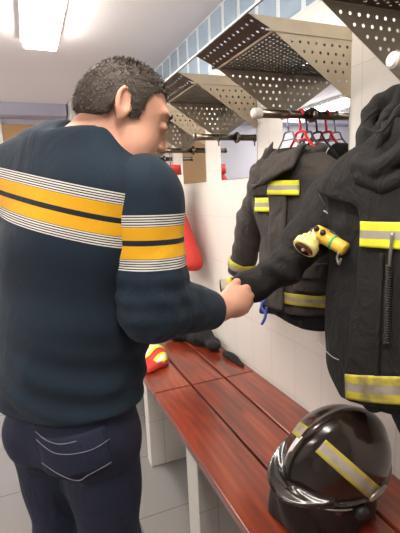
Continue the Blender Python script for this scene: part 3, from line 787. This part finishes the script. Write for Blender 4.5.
obj('blue_cord', tube(bmesh.new(), smoothpath([P0, P0+Vector((-.012, .012, -.03)), P0+Vector((-.004, -.006, -.06)), P0+Vector((-.016, .004, -.10)), P0+Vector((-.004, -.004, -.075)), P0+Vector((-.006, -.016, -.03))], 5), .0045, 8), m_blue, ja)

# hangers on the middle rail
def make_hanger(x, y, m, label, width, kind, r, tilt=0):
    t = thing('clothes_hanger', (x, y, RZ), label, 'hanger', None)
    c = Vector((x, y, RZ))
    hk = [Vector((x, y, RZ-.062)), Vector((x, y+.001, RZ-.040))]+[c+Vector((0, .0165*math.sin(a), .0165*math.cos(a))) for a in np.linspace(2.7, -1.9, 16)]
    obj('hook', tube(bmesh.new(), hk, r*.9, 8), m, t)
    zt = RZ-.062
    yaw_ = lambda s, z: Vector((x+s*tilt, y+s, zt+z))
    pts = [yaw_(-.018, 0), yaw_(.018, 0), yaw_(.030, -.025)]
    arm = smoothpath([yaw_(0, 0), yaw_(.025, -.004), yaw_(.04, -.028), yaw_(width*.75, -.075), yaw_(width, -.105), yaw_(width+.012, -.125), yaw_(width-.01, -.138)], 5)
    arm2 = smoothpath([yaw_(0, 0), yaw_(-.025, -.004), yaw_(-.04, -.028), yaw_(-width*.75, -.075), yaw_(-width, -.105), yaw_(-width-.012, -.125), yaw_(-width+.01, -.138)], 5)
    bm = tube(bmesh.new(), arm, r, 8); tube(bm, arm2, r, 8); tube(bm, [yaw_(-.042, -.03), yaw_(.042, -.03)], r*.8, 8)
    if kind == 'bar': tube(bm, [yaw_(-width+.01, -.138), yaw_(width-.01, -.138)], r, 8)
    obj('frame', bm, m, t)
    return t
make_hanger(.936, A_Y-.003, m_greyp, 'grey metal hanger holding the charcoal jacket on its rail', .12, 'open', .0032)
make_hanger(.985, A_Y-.01, m_redp, 'bright red plastic hanger, empty, next to the charcoal jacket', .125, 'bar', .0052)
make_hanger(1.022, A_Y+.0, m_darkp, 'dark plastic hanger close to the mirror behind the red hanger', .12, 'bar', .0045)
y2 = A_Y+PITCHY
t = thing('hanger_hook', (.93, y2, RZ), 'dark ring of a hook on the empty rail left of the charcoal jacket', 'hook')
obj('ring', tube(bmesh.new(), [Vector((.94, y2+.018*math.sin(a), RZ-.003+.018*math.cos(a))) for a in np.linspace(0, 2*PI, 24)], .003, 8), m_darkp, t)
obj('ring_stub', tube(bmesh.new(), [(.94, y2, RZ-.02), (.94, y2, RZ-.042)], .0032, 8), m_darkp, t)

# --- near jacket: black, open over a darker lining, sleeve pulled out to the man's hand
N_Y = U0Y-PITCHY+MW/2
jn = thing('fire_jacket', (.86, N_Y, .95), 'black firefighter jacket with torch and wide yellow bands, nearest, its sleeve held by the man', 'jacket')
cx, cy = .875, .765
fn_, un, nn_ = jacket(cx, cy, math.radians(-28), 1.60, .90, .190, .080, 41, .006, 1.02)
def shoulder(P, d, s_):
    for s in (-1, 1):
        d = smin(d, cone(P, (cx-s*.055, cy+s*.150, 1.470), (cx-s*.02, cy+s*.06, 1.545), .062, .05), .04)
    return d
def inner(P):
    d = fn_(P); d = shoulder(P, d, 1)
    e = loft(P, [(.90, .83, .885, .07, .05), (1.1, .825, .885, .07, .052), (1.30, .825, .885, .07, .055), (1.45, .835, .88, .07, .05)], un, nn_)+folds(P, .006, 24, 44)
    d = smin(d, e, .03)
    return smax(d, .90+1.0*np.clip(P[:, 1]-.85, 0, 1)-P[:, 2], .012)
def outer(P):
    d = fn_(P)-.013; d = shoulder(P, d, 1)-.004
    edge = -((P[:, 0]-cx)*un[0]+(P[:, 1]-cy)*un[1])-(np.interp(P[:, 2], [.9, .98, 1.19, 1.33, 1.42, 1.5], [.117, .117, .101, .091, .097, .11])+.005*np.sin(P[:, 2]*40))     # where the front panel ends
    edge = np.where(P[:, 2] > 1.43, edge-(P[:, 2]-1.43)*3, edge)
    d = smax(d, edge, .01)
    d = smax(d, -((P[:, 0]-cx)*nn_[0]+(P[:, 1]-cy)*nn_[1])-.01, .01)
    return smax(d, .912+.15*((P[:, 0]-cx)*un[0]+(P[:, 1]-cy)*un[1]+.1)-P[:, 2], .01)
me = wmesh(inner, (.64, .48, .86), (1.06, 1.06, 1.70), .006); bI = bvh_of(me); obj('inner_lining', me, m_lining, jn)
me = wmesh(outer, (.66, .46, .84), (1.06, 1.06, 1.70), .0055); bO = bvh_of(me); ou = obj('front_panel', me, m_cloth_n, jn)
x_ = Vector((1, 0, 0))
unv, nnv = Vector((un[0], un[1], 0)), Vector((nn_[0], nn_[1], 0)); z3 = Vector((0, 0, 1))
gN = lambda a, z: W3(cx, cy, un, nn_, a, .25, z)
obj('chest_band', patch(bO, gN(-.086, 1.332), unv*.25, z3*.062, -nnv, 24, 10, .006), m_band, jn, solid=.004)
obj('hem_band', patch(bO, gN(-.110, .925), unv*.27+z3*.055, z3*.072, -nnv, 24, 10, .006), m_band_old, jn, solid=.004)
for a_ in (-.035, .03): obj('front_seam', patch(bO, gN(a_, .93), unv*.010, z3*.39, -nnv, 2, 30, .004), m_cloth_n, jn, solid=.006)
# shoulder yoke and sleeve
sn = [(.865, .965, 1.455), (.825, 1.00, 1.43), (.755, 1.005, 1.335), (.69, 1.02, 1.262), (.60, 1.058, 1.200), (.515, 1.105, 1.183)]
def sleeveN(P):
    d = chain(P, sn, [.088, .080, .060, .048, .036, .040], .04)
    d = smin(d, cone(P, (.84, .895, 1.505), (.84, .965, 1.43), .052, .078), .04)
    ax = np.array(sn[-1])-np.array(sn[-2]); ax /= np.linalg.norm(ax); a0 = np.array(sn[4])-np.array(sn[0]); a0 /= np.linalg.norm(a0)
    t = np.clip(((P-np.array(sn[0]))@a0)/.4, 0, 1)
    d = d+folds(P, .005, 26, 51)+.004*np.sin((P@a0)*70+4*np.sin(P[:, 2]*22))*(.4+.6*t)
    return smax(d, (P-np.array(sn[-1]))@ax, .006)
me = wmesh(sleeveN, (.46, .78, 1.09), (1.0, 1.20, 1.64), .0055); bS = bvh_of(me); so = obj('sleeve', me, m_cloth_n, jn)
axs = (Vector(sn[5])-Vector(sn[4])).normalized()
obj('cuff_band', wrap(bS, sn[5], axs, (-1, 0, 0), 0, 360, -.038, -.006, 40, 4, .003, .2), m_band_cuff, so, solid=.002)
# quilted yoke panel: raised seams across the shoulder
def onS(x, y, z, d, off=.003):
    hit = bS.ray_cast(Vector((x, y, z))-Vector(d)*.5, Vector(d), 1.0); return hit[0]-Vector(d)*off if hit[0] is not None else None
vd = Vector((.62, .78, -.05)).normalized()
def seam(pts, bv, r, name, parent, m, d=vd, off=.002):
    P = []
    for q in smoothpath(pts, 6):
        hit = bv.ray_cast(q-d*.6, d, 1.2)
        if hit[0] is not None: P.append(hit[0]-d*off)
    if len(P) > 2: obj(name, tube(bmesh.new(), P, r, 8), m, parent)
for k in range(7):
    t_ = k/6
    a = Vector((.78, .885+.10*t_, 1.575-.115*t_)); b = Vector((.78, .845+.085*t_, 1.515-.10*t_))
    seam([a, (a+b)/2+Vector((0, .008, 0)), b], bS, .005, 'quilt_seam', so, m_quilt)
seam([(.78, .845, 1.405), (.78, .90, 1.392), (.78, .97, 1.415)], bS, .002, 'edge_piping', so, m_thread)
# hood and collar lying over the hanger
def hood(P):
    back = ell(P, (.90, .745, 1.60), (.060, .130, .115))
    d = smax(back, -ell(P, (.82, .735, 1.62), (.055, .085, .085)), .015)
    d = smin(d, ell(P, (.885, .835, 1.625), (.022, .060, .075)), .02)
    rim = chain(P, [(.80, .842, 1.55), (.82, .858, 1.61), (.84, .868, 1.662), (.86, .855, 1.69), (.87, .82, 1.70), (.87, .77, 1.70), (.87, .68, 1.69), (.86, .62, 1.64), (.80, .60, 1.57)], [.020, .019, .018, .018, .018, .018, .018, .018, .018], .02)
    d = smin(d, rim, .025)
    for pts, rs in (([(.80, .845, 1.555), (.768, .82, 1.528), (.775, .77, 1.518), (.80, .72, 1.55), (.82, .66, 1.60)], (.020, .020, .020, .018, .016)),
                    ([(.765, .81, 1.500), (.785, .76, 1.478), (.81, .71, 1.50), (.83, .66, 1.54)], (.018, .018, .016, .016)),
                    ([(.79, .80, 1.55), (.80, .775, 1.60), (.82, .755, 1.645), (.85, .745, 1.69)], (.010, .009, .009, .009)),
                    ([(.80, .74, 1.55), (.81, .72, 1.60), (.83, .70, 1.65), (.85, .69, 1.68)], (.010, .009, .009, .009)),
                    ([(.83, .83, 1.60), (.84, .81, 1.65), (.86, .78, 1.69)], (.014, .013, .012))):
        d = smin(d, chain(P, pts, rs, .012), .008)
    return d+folds(P, .004, 34, 61)
me = wmesh(hood, (.70, .56, 1.44), (.97, .92, 1.78), .005); obj('hood', me, m_cloth_n, jn)
obj('neck_lining', tube(bmesh.new(), [(cx, cy, 1.52), (cx, cy, 1.63)], [.08, .07], 20), m_lining, jn)
obj('drawstring', tube(bmesh.new(), smoothpath([(.80, .80, 1.66), (.775, .82, 1.63), (.765, .79, 1.61), (.765, .75, 1.60), (.77, .72, 1.63)], 6), .003, 8), m_cloth_n, jn)
# over-layer tail below the hem, brown inner knee side
def tail(P):
    g = lambda a, b, z: np.array(W3(cx, cy, un, nn_, a, b, z))
    d = chain(P, [g(-.09, .055, .93), g(-.05, .06, .915), g(.0, .055, .93)], [.018, .022, .020], .02)
    d = smin(d, chain(P, [g(.0, .05, .95), g(.02, .055, .90), g(.035, .05, .865), g(.06, .04, .87)], [.022, .026, .024, .022], .02), .02)
    return d+folds(P, .006, 45, 71)
me = wmesh(tail, (.70, .62, .80), (.98, .93, 1.0), .005); obj('tail_lining', me, m_lining, jn)
obj('lining_hem', tube(bmesh.new(), smoothpath([(.712, .905, 1.055), (.735, .875, 1.02), (.748, .845, 1.015)], 6), .0011, 6), m_thread, jn)
# coiled cord
zc = np.linspace(1.295, 1.10, 320)
obj('coiled_cord', tube(bmesh.new(), [Vector((.772+.0065*math.cos(i*.62), .722+.0065*math.sin(i*.62), z)) for i, z in enumerate(zc)], .0016, 6), m_darkp, jn)
obj('cord_clip', tube(bmesh.new(), smoothpath([(.772, .722, 1.29), (.770, .718, 1.33), (.772, .716, 1.37)], 4), .004, 8), m_silver, jn)
obj('snap_hook', tube(bmesh.new(), smoothpath([(.727, .842, 1.315), (.724, .846, 1.30), (.724, .838, 1.285), (.725, .832, 1.30)], 4), .0032, 8), m_silver, jn)
t = thing('clothes_hanger', (.90, N_Y, RZ), 'hanger inside the near black jacket, its shaft going up to the white capped rail', 'hanger')
obj('hook', tube(bmesh.new(), [Vector((.88, N_Y, RZ-.16)), Vector((.88, N_Y, RZ-.04))]+[Vector((.88, N_Y+.0165*math.sin(a), RZ+.0165*math.cos(a))) for a in np.linspace(2.7, -1.9, 16)], .003, 8), m_greyp, t)
obj('frame', tube(bmesh.new(), smoothpath([(.88, N_Y-.14, 1.50), (.88, N_Y-.05, 1.565), (.88, N_Y, 1.59), (.88, N_Y+.05, 1.565), (.88, N_Y+.14, 1.50)], 5), .006, 8), m_darkp, t)

# --- torch clipped on the near jacket
tl = thing('flashlight', (.715, .90, 1.33), 'yellow right-angle flashlight with green band clipped to the near black jacket', 'flashlight')
T0, T1 = Vector((.718, .925, 1.362)), Vector((.742, .838, 1.322))
ad = (T1-T0).normalized()
obj('barrel', tube(bmesh.new(), [T0-ad*.004, T0, T0+ad*.03, T0+ad*.032, T0+ad*.075, T1, T1+ad*.004], [.014, .021, .022, .019, .018, .018, .012], 24), m_flash, tl)
HD = Vector((-.62, -.10, -.55)).normalized(); hc = T0+ad*.002
obj('neck', tube(bmesh.new(), [hc, hc+HD*.03], [.018, .017], 24), m_silver, tl)
obj('head', tube(bmesh.new(), [hc+HD*.022, hc+HD*.028, hc+HD*.040, hc+HD*.042, hc+HD*.060, hc+HD*.062, hc+HD*.062], [.020, .026, .028, .034, .034, .032, .027], 32), m_flashring, tl)
obj('lens', tube(bmesh.new(), [hc+HD*.0615, hc+HD*.0635], [.0270, .0260], 32), m_lens, tl)
obj('bulb', tube(bmesh.new(), [hc+HD*.062, hc+HD*.068], [.006, .004], 16), m_white, tl)
obj('band', tube(bmesh.new(), [T0+ad*.060, T0+ad*.066], [.0200, .0200], 24), m_green, tl)
q = T0+ad*.022+Vector((-.010, -.012, .010))
for s in (0, .022): obj('switch', tube(bmesh.new(), [q+ad*(s-.018), q+ad*(s-.018)+Vector((-.006, -.007, .004))], [.008, .007], 16), m_rubber, tl)
q = hc+HD*.018+Vector((-.008, -.016, .0))
obj('knob', tube(bmesh.new(), [q, q+Vector((-.005, -.009, 0))], [.009, .008], 16), m_flashring, tl)
obj('clip', tube(bmesh.new(), smoothpath([T0+Vector((.012, .006, .014)), T0+ad*.05+Vector((.016, .008, .018)), T0+ad*.09+Vector((.012, .004, .0))], 4), .004, 8), m_darkp, tl)

# ------------------------------------------------------------------ helmet on the bench
HX, HY, HZ = (.745, .865, BZ+.195)
fv = np.array((-.93*RH.x-.37*FH.x, -.93*RH.y-.37*FH.y, 0)); fv /= np.linalg.norm(fv)
zt_ = np.array((0, 0, 1.)); pit_ = math.radians(4); rol_ = math.radians(17)
f3 = fv*math.cos(pit_)-zt_*math.sin(pit_); s0 = np.cross(zt_, f3); s0 /= np.linalg.norm(s0); u0_ = np.cross(f3, s0)
s3 = s0*math.cos(rol_)-u0_*math.sin(rol_); u3 = u0_*math.cos(rol_)+s0*math.sin(rol_)
HA = [f3, s3, u3]; HO = np.array((HX, HY, HZ))
def hq(x, y, z): return Vector(HO+f3*x+s3*y+u3*z)
def shell(P):
    q = (P-HO)@np.array(HA).T; x, y, z = q.T
    d = ell(q, (-.005, 0, .0), (.158, .128, .155))
    cr_ = np.sqrt((x+.0)**2/1.02+(z-.0)**2)        # comb over the middle
    comb = np.sqrt(((cr_-.150)*1.0)**2+(y*.62)**2)-.016
    comb = smax(comb, -(z+.01), .02)
    d = smin(d, comb, .018)
    d = smax(d, -(z+.018-.0*x), .006)              # bottom opening
    fl = np.sqrt(((np.sqrt((x/.164)**2+(y/.134)**2)-1)*.14)**2+(z+.010)**2)-.0042
    d = smin(d, fl, .008)
    # brim over the face
    br = np.maximum(np.abs(z+.012+.25*(x-.14))-.006, np.sqrt(((x-.045)/.165)**2+(y/.115)**2)*.14-.14)
    br = smax(br, -(x-.09), .01)
    d = smin(d, br, .012)
    return smax(d, -ell(q, (-.005, 0, -.005), (.145, .115, .14)), .004)
he = thing('fire_helmet', (HX, HY, BZ), 'glossy black firefighter helmet with worn yellow-grey stripes on the near bench', 'helmet')
me = wmesh(shell, (HX-.24, HY-.24, HZ-.06), (HX+.24, HY+.24, HZ+.20), .004); bH = bvh_of(me); obj('shell', me, m_shell, he)
def stripe(a, b, wd):
    a, b = Vector(a), Vector(b); m_ = (a+b)/2; nl = Vector((m_.x/.03, m_.y/.02, m_.z/.025)).normalized(); t_ = (b-a).normalized(); v_ = nl.cross(t_).normalized()*wd
    g = lambda q: Vector(f3)*q.x+Vector(s3)*q.y+Vector(u3)*q.z
    return patch(bH, Vector(HO)+g(a-v_/2), g(b-a), g(v_), -g(nl), 30, 8, .0025)
obj('side_stripe', stripe((.098, .038, .130), (-.030, .142, -.004), .042), m_band_helm, he, solid=.001)
obj('side_stripe', stripe((.112, -.030, .124), (.10, -.085, .09), .040), m_band_helm, he, solid=.001)
def curtain(P):
    q = (P-HO)@np.array(HA).T; x, y, z = q.T
    r_ = np.sqrt(((x-.012)/(.158))**2+((y)/.118)**2)
    d = (np.abs(r_-1)*.12-.008)
    d = d+.006*np.sin(np.arctan2(y, x)*7+z*30)
    return np.maximum(np.maximum(d, z+.012), -(P[:, 2]-BZ-.003))
me = wmesh(curtain, (HX-.22, HY-.22, BZ-.02), (HX+.22, HY+.22, HZ+.05), .005); obj('neck_curtain', me, m_rubber, he)
def visor(P):
    q = (P-HO)@np.array(HA).T; x, y, z = q.T
    d = np.abs(ell(q, (.0, 0, -.01), (.167, .138, .16)))-.0025
    d = np.maximum(d, -(x-.03-.3*np.abs(y))); d = np.maximum(d, z+.020); return np.maximum(d, -(z+.085))
me = wmesh(visor, (HX-.22, HY-.22, HZ-.12), (HX+.22, HY+.22, HZ+.05), .0035); obj('visor', me, m_shell, he)
edge = [hq(.170*math.cos(a)+.004, .138*math.sin(a), -.019) for a in np.linspace(-1.3, 1.3, 30)]
obj('rim_edging', tube(bmesh.new(), edge, .0022, 8), m_silver, he)
for a0 in (1.75,):
    P = []
    bm = bmesh.new()
    c = hq(.168*math.cos(a0), .137*math.sin(a0), .004); tdir = Vector(f3)*-math.sin(a0)+Vector(s3)*math.cos(a0)
    tdir = (hq(.168*math.cos(a0+.1), .137*math.sin(a0+.1), .004)-c).normalized(); upv = Vector(u3)
    loop_ = [c+tdir*(.032*math.cos(t))+upv*(.013*math.sin(t)) for t in np.linspace(0, 2*PI, 24)]
    tube(bm, loop_, .0035, 8); tube(bm, [c-tdir*.024, c+tdir*.024], .003, 8); obj('side_buckle', bm, m_silver, he)
    obj('ratchet_knob', tube(bmesh.new(), [hq(.02, .128, -.040), hq(.02, .150, -.042)], [.020, .018], 24), m_rubber, he)
obj('comb_glint', patch(bH, hq(.146, -.040, .3), Vector(s3)*.022, Vector(f3)*-.03, -Vector(u3), 6, 6, .0015), m_white, he, solid=.001)  # white patch painted on as a highlight at the helmet front

# ------------------------------------------------------------------ garments farther along
RY3 = U0Y+2*PITCHY+MW/2
jr = thing('hivis_jacket', (.88, RY3, 1.2), 'red jacket hanging beyond the arm of the man, farther along the wall', 'jacket')
fr, ur, nr = jacket(.885, RY3, math.radians(25), 1.62, 1.03, .11, .070, 81, .006, 1.4)
def jr_f(P):
    d = fr(P)
    d = smin(d, cone(P, (.85, RY3-.06, 1.50), (.93, RY3-.20, 1.05), .045, .066), .03)
    d = smin(d, cone(P, (.885, RY3+.12, 1.50), (.87, RY3+.24, 1.10), .06, .05), .03)
    return smax(d, 1.0-P[:, 2], .01)
me = wmesh(jr_f, (.70, RY3-.42, .96), (1.04, RY3+.42, 1.68), .009); bR = bvh_of(me); rsh = obj('shell', me, m_redcloth, jr)
obj('dark_yoke', wrap(bR, (.885, RY3, 1.42), (0, 0, 1), (-1, 0, 0), 0, 360, -.02, .12, 60, 8, .004, .6), m_lining, jr, solid=.003)
obj('collar', tube(bmesh.new(), [(.885, RY3, 1.60), (.885, RY3, 1.66)], [.07, .065], 24), m_redcloth, jr)
t = thing('clothes_hanger', (.885, RY3, RZ), 'hanger carrying the red jacket beyond the man', 'hanger')
obj('hook', tube(bmesh.new(), [Vector((.885, RY3, 1.60)), Vector((.885, RY3, RZ-.04))]+[Vector((.885, RY3+.0165*math.sin(a), RZ+.0165*math.cos(a))) for a in np.linspace(2.7, -1.9, 16)], .003, 8), m_greyp, t)

def heap(name, blobs, lo, hi, m, label, cat, seed, floor=BZ, amp=.010):
    def f(P):
        d = None
        for c, r in blobs:
            e = ell(P, c, r); d = e if d is None else smin(d, e, .03)
        d = d+folds(P, amp, 40, seed); return smax(d, floor+.002-P[:, 2], .006)
    me = wmesh(f, lo, hi, .006); c = blobs[0][0]
    o = obj(name, me, m, loc=(c[0], c[1], floor)); tag(o, label, cat); return o, me
ve = thing('hivis_vest', (.62, 2.30, BZ), 'red and yellow reflective vest crumpled on the farther bench, beside the man', 'vest')
def vest_f(P):
    d = smin(ell(P, (.60, 2.30, BZ+.02), (.085, .17, .06)), ell(P, (.53, 2.20, BZ+.02), (.03, .10, .035)), .03)
    d = smin(d, ell(P, (.54, 2.2, BZ-.02), (.05, .10, .06)), .03)
    return smax(d+folds(P, .010, 35, 91), BZ+.002-P[:, 2], .005)
me = wmesh(vest_f, (.44, 2.05, BZ-.05), (.86, 2.6, BZ+.15), .006); bV = bvh_of(me); obj('cloth', me, m_redcloth, ve)
obj('reflective_band', patch(bV, (.47, 2.14, BZ), (.22, .16, 0), (-.035, .05, 0), (0, 0, -1), 26, 8, .004), m_band_vest, ve, solid=.003)
obj('reflective_band', patch(bV, (.60, 2.10, BZ), (.20, .16, 0), (-.035, .05, 0), (0, 0, -1), 26, 8, .004), m_band_vest, ve, solid=.003)
heap('folded_trousers', [((.95, 2.42, BZ+.045), (.07, .12, .055)), ((.98, 2.29, BZ+.03), (.045, .10, .035)), ((.88, 2.55, BZ+.05), (.11, .10, .06))], (.66, 2.0, BZ-.03), (1.04, 2.65, BZ+.16), m_lining,
     'black garment heaped on the farther bench below the hand of the man', 'clothes', 95)
heap('black_cloth', [((1.01, 2.09, BZ+.010), (.026, .09, .018)), ((1.015, 2.00, BZ+.008), (.020, .08, .014))], (.94, 1.92, BZ-.03), (1.048, 2.32, BZ+.06), m_lining,
     'thin black cloth lying against the wall at the back edge of the farther bench', 'cloth', 97, amp=.004)
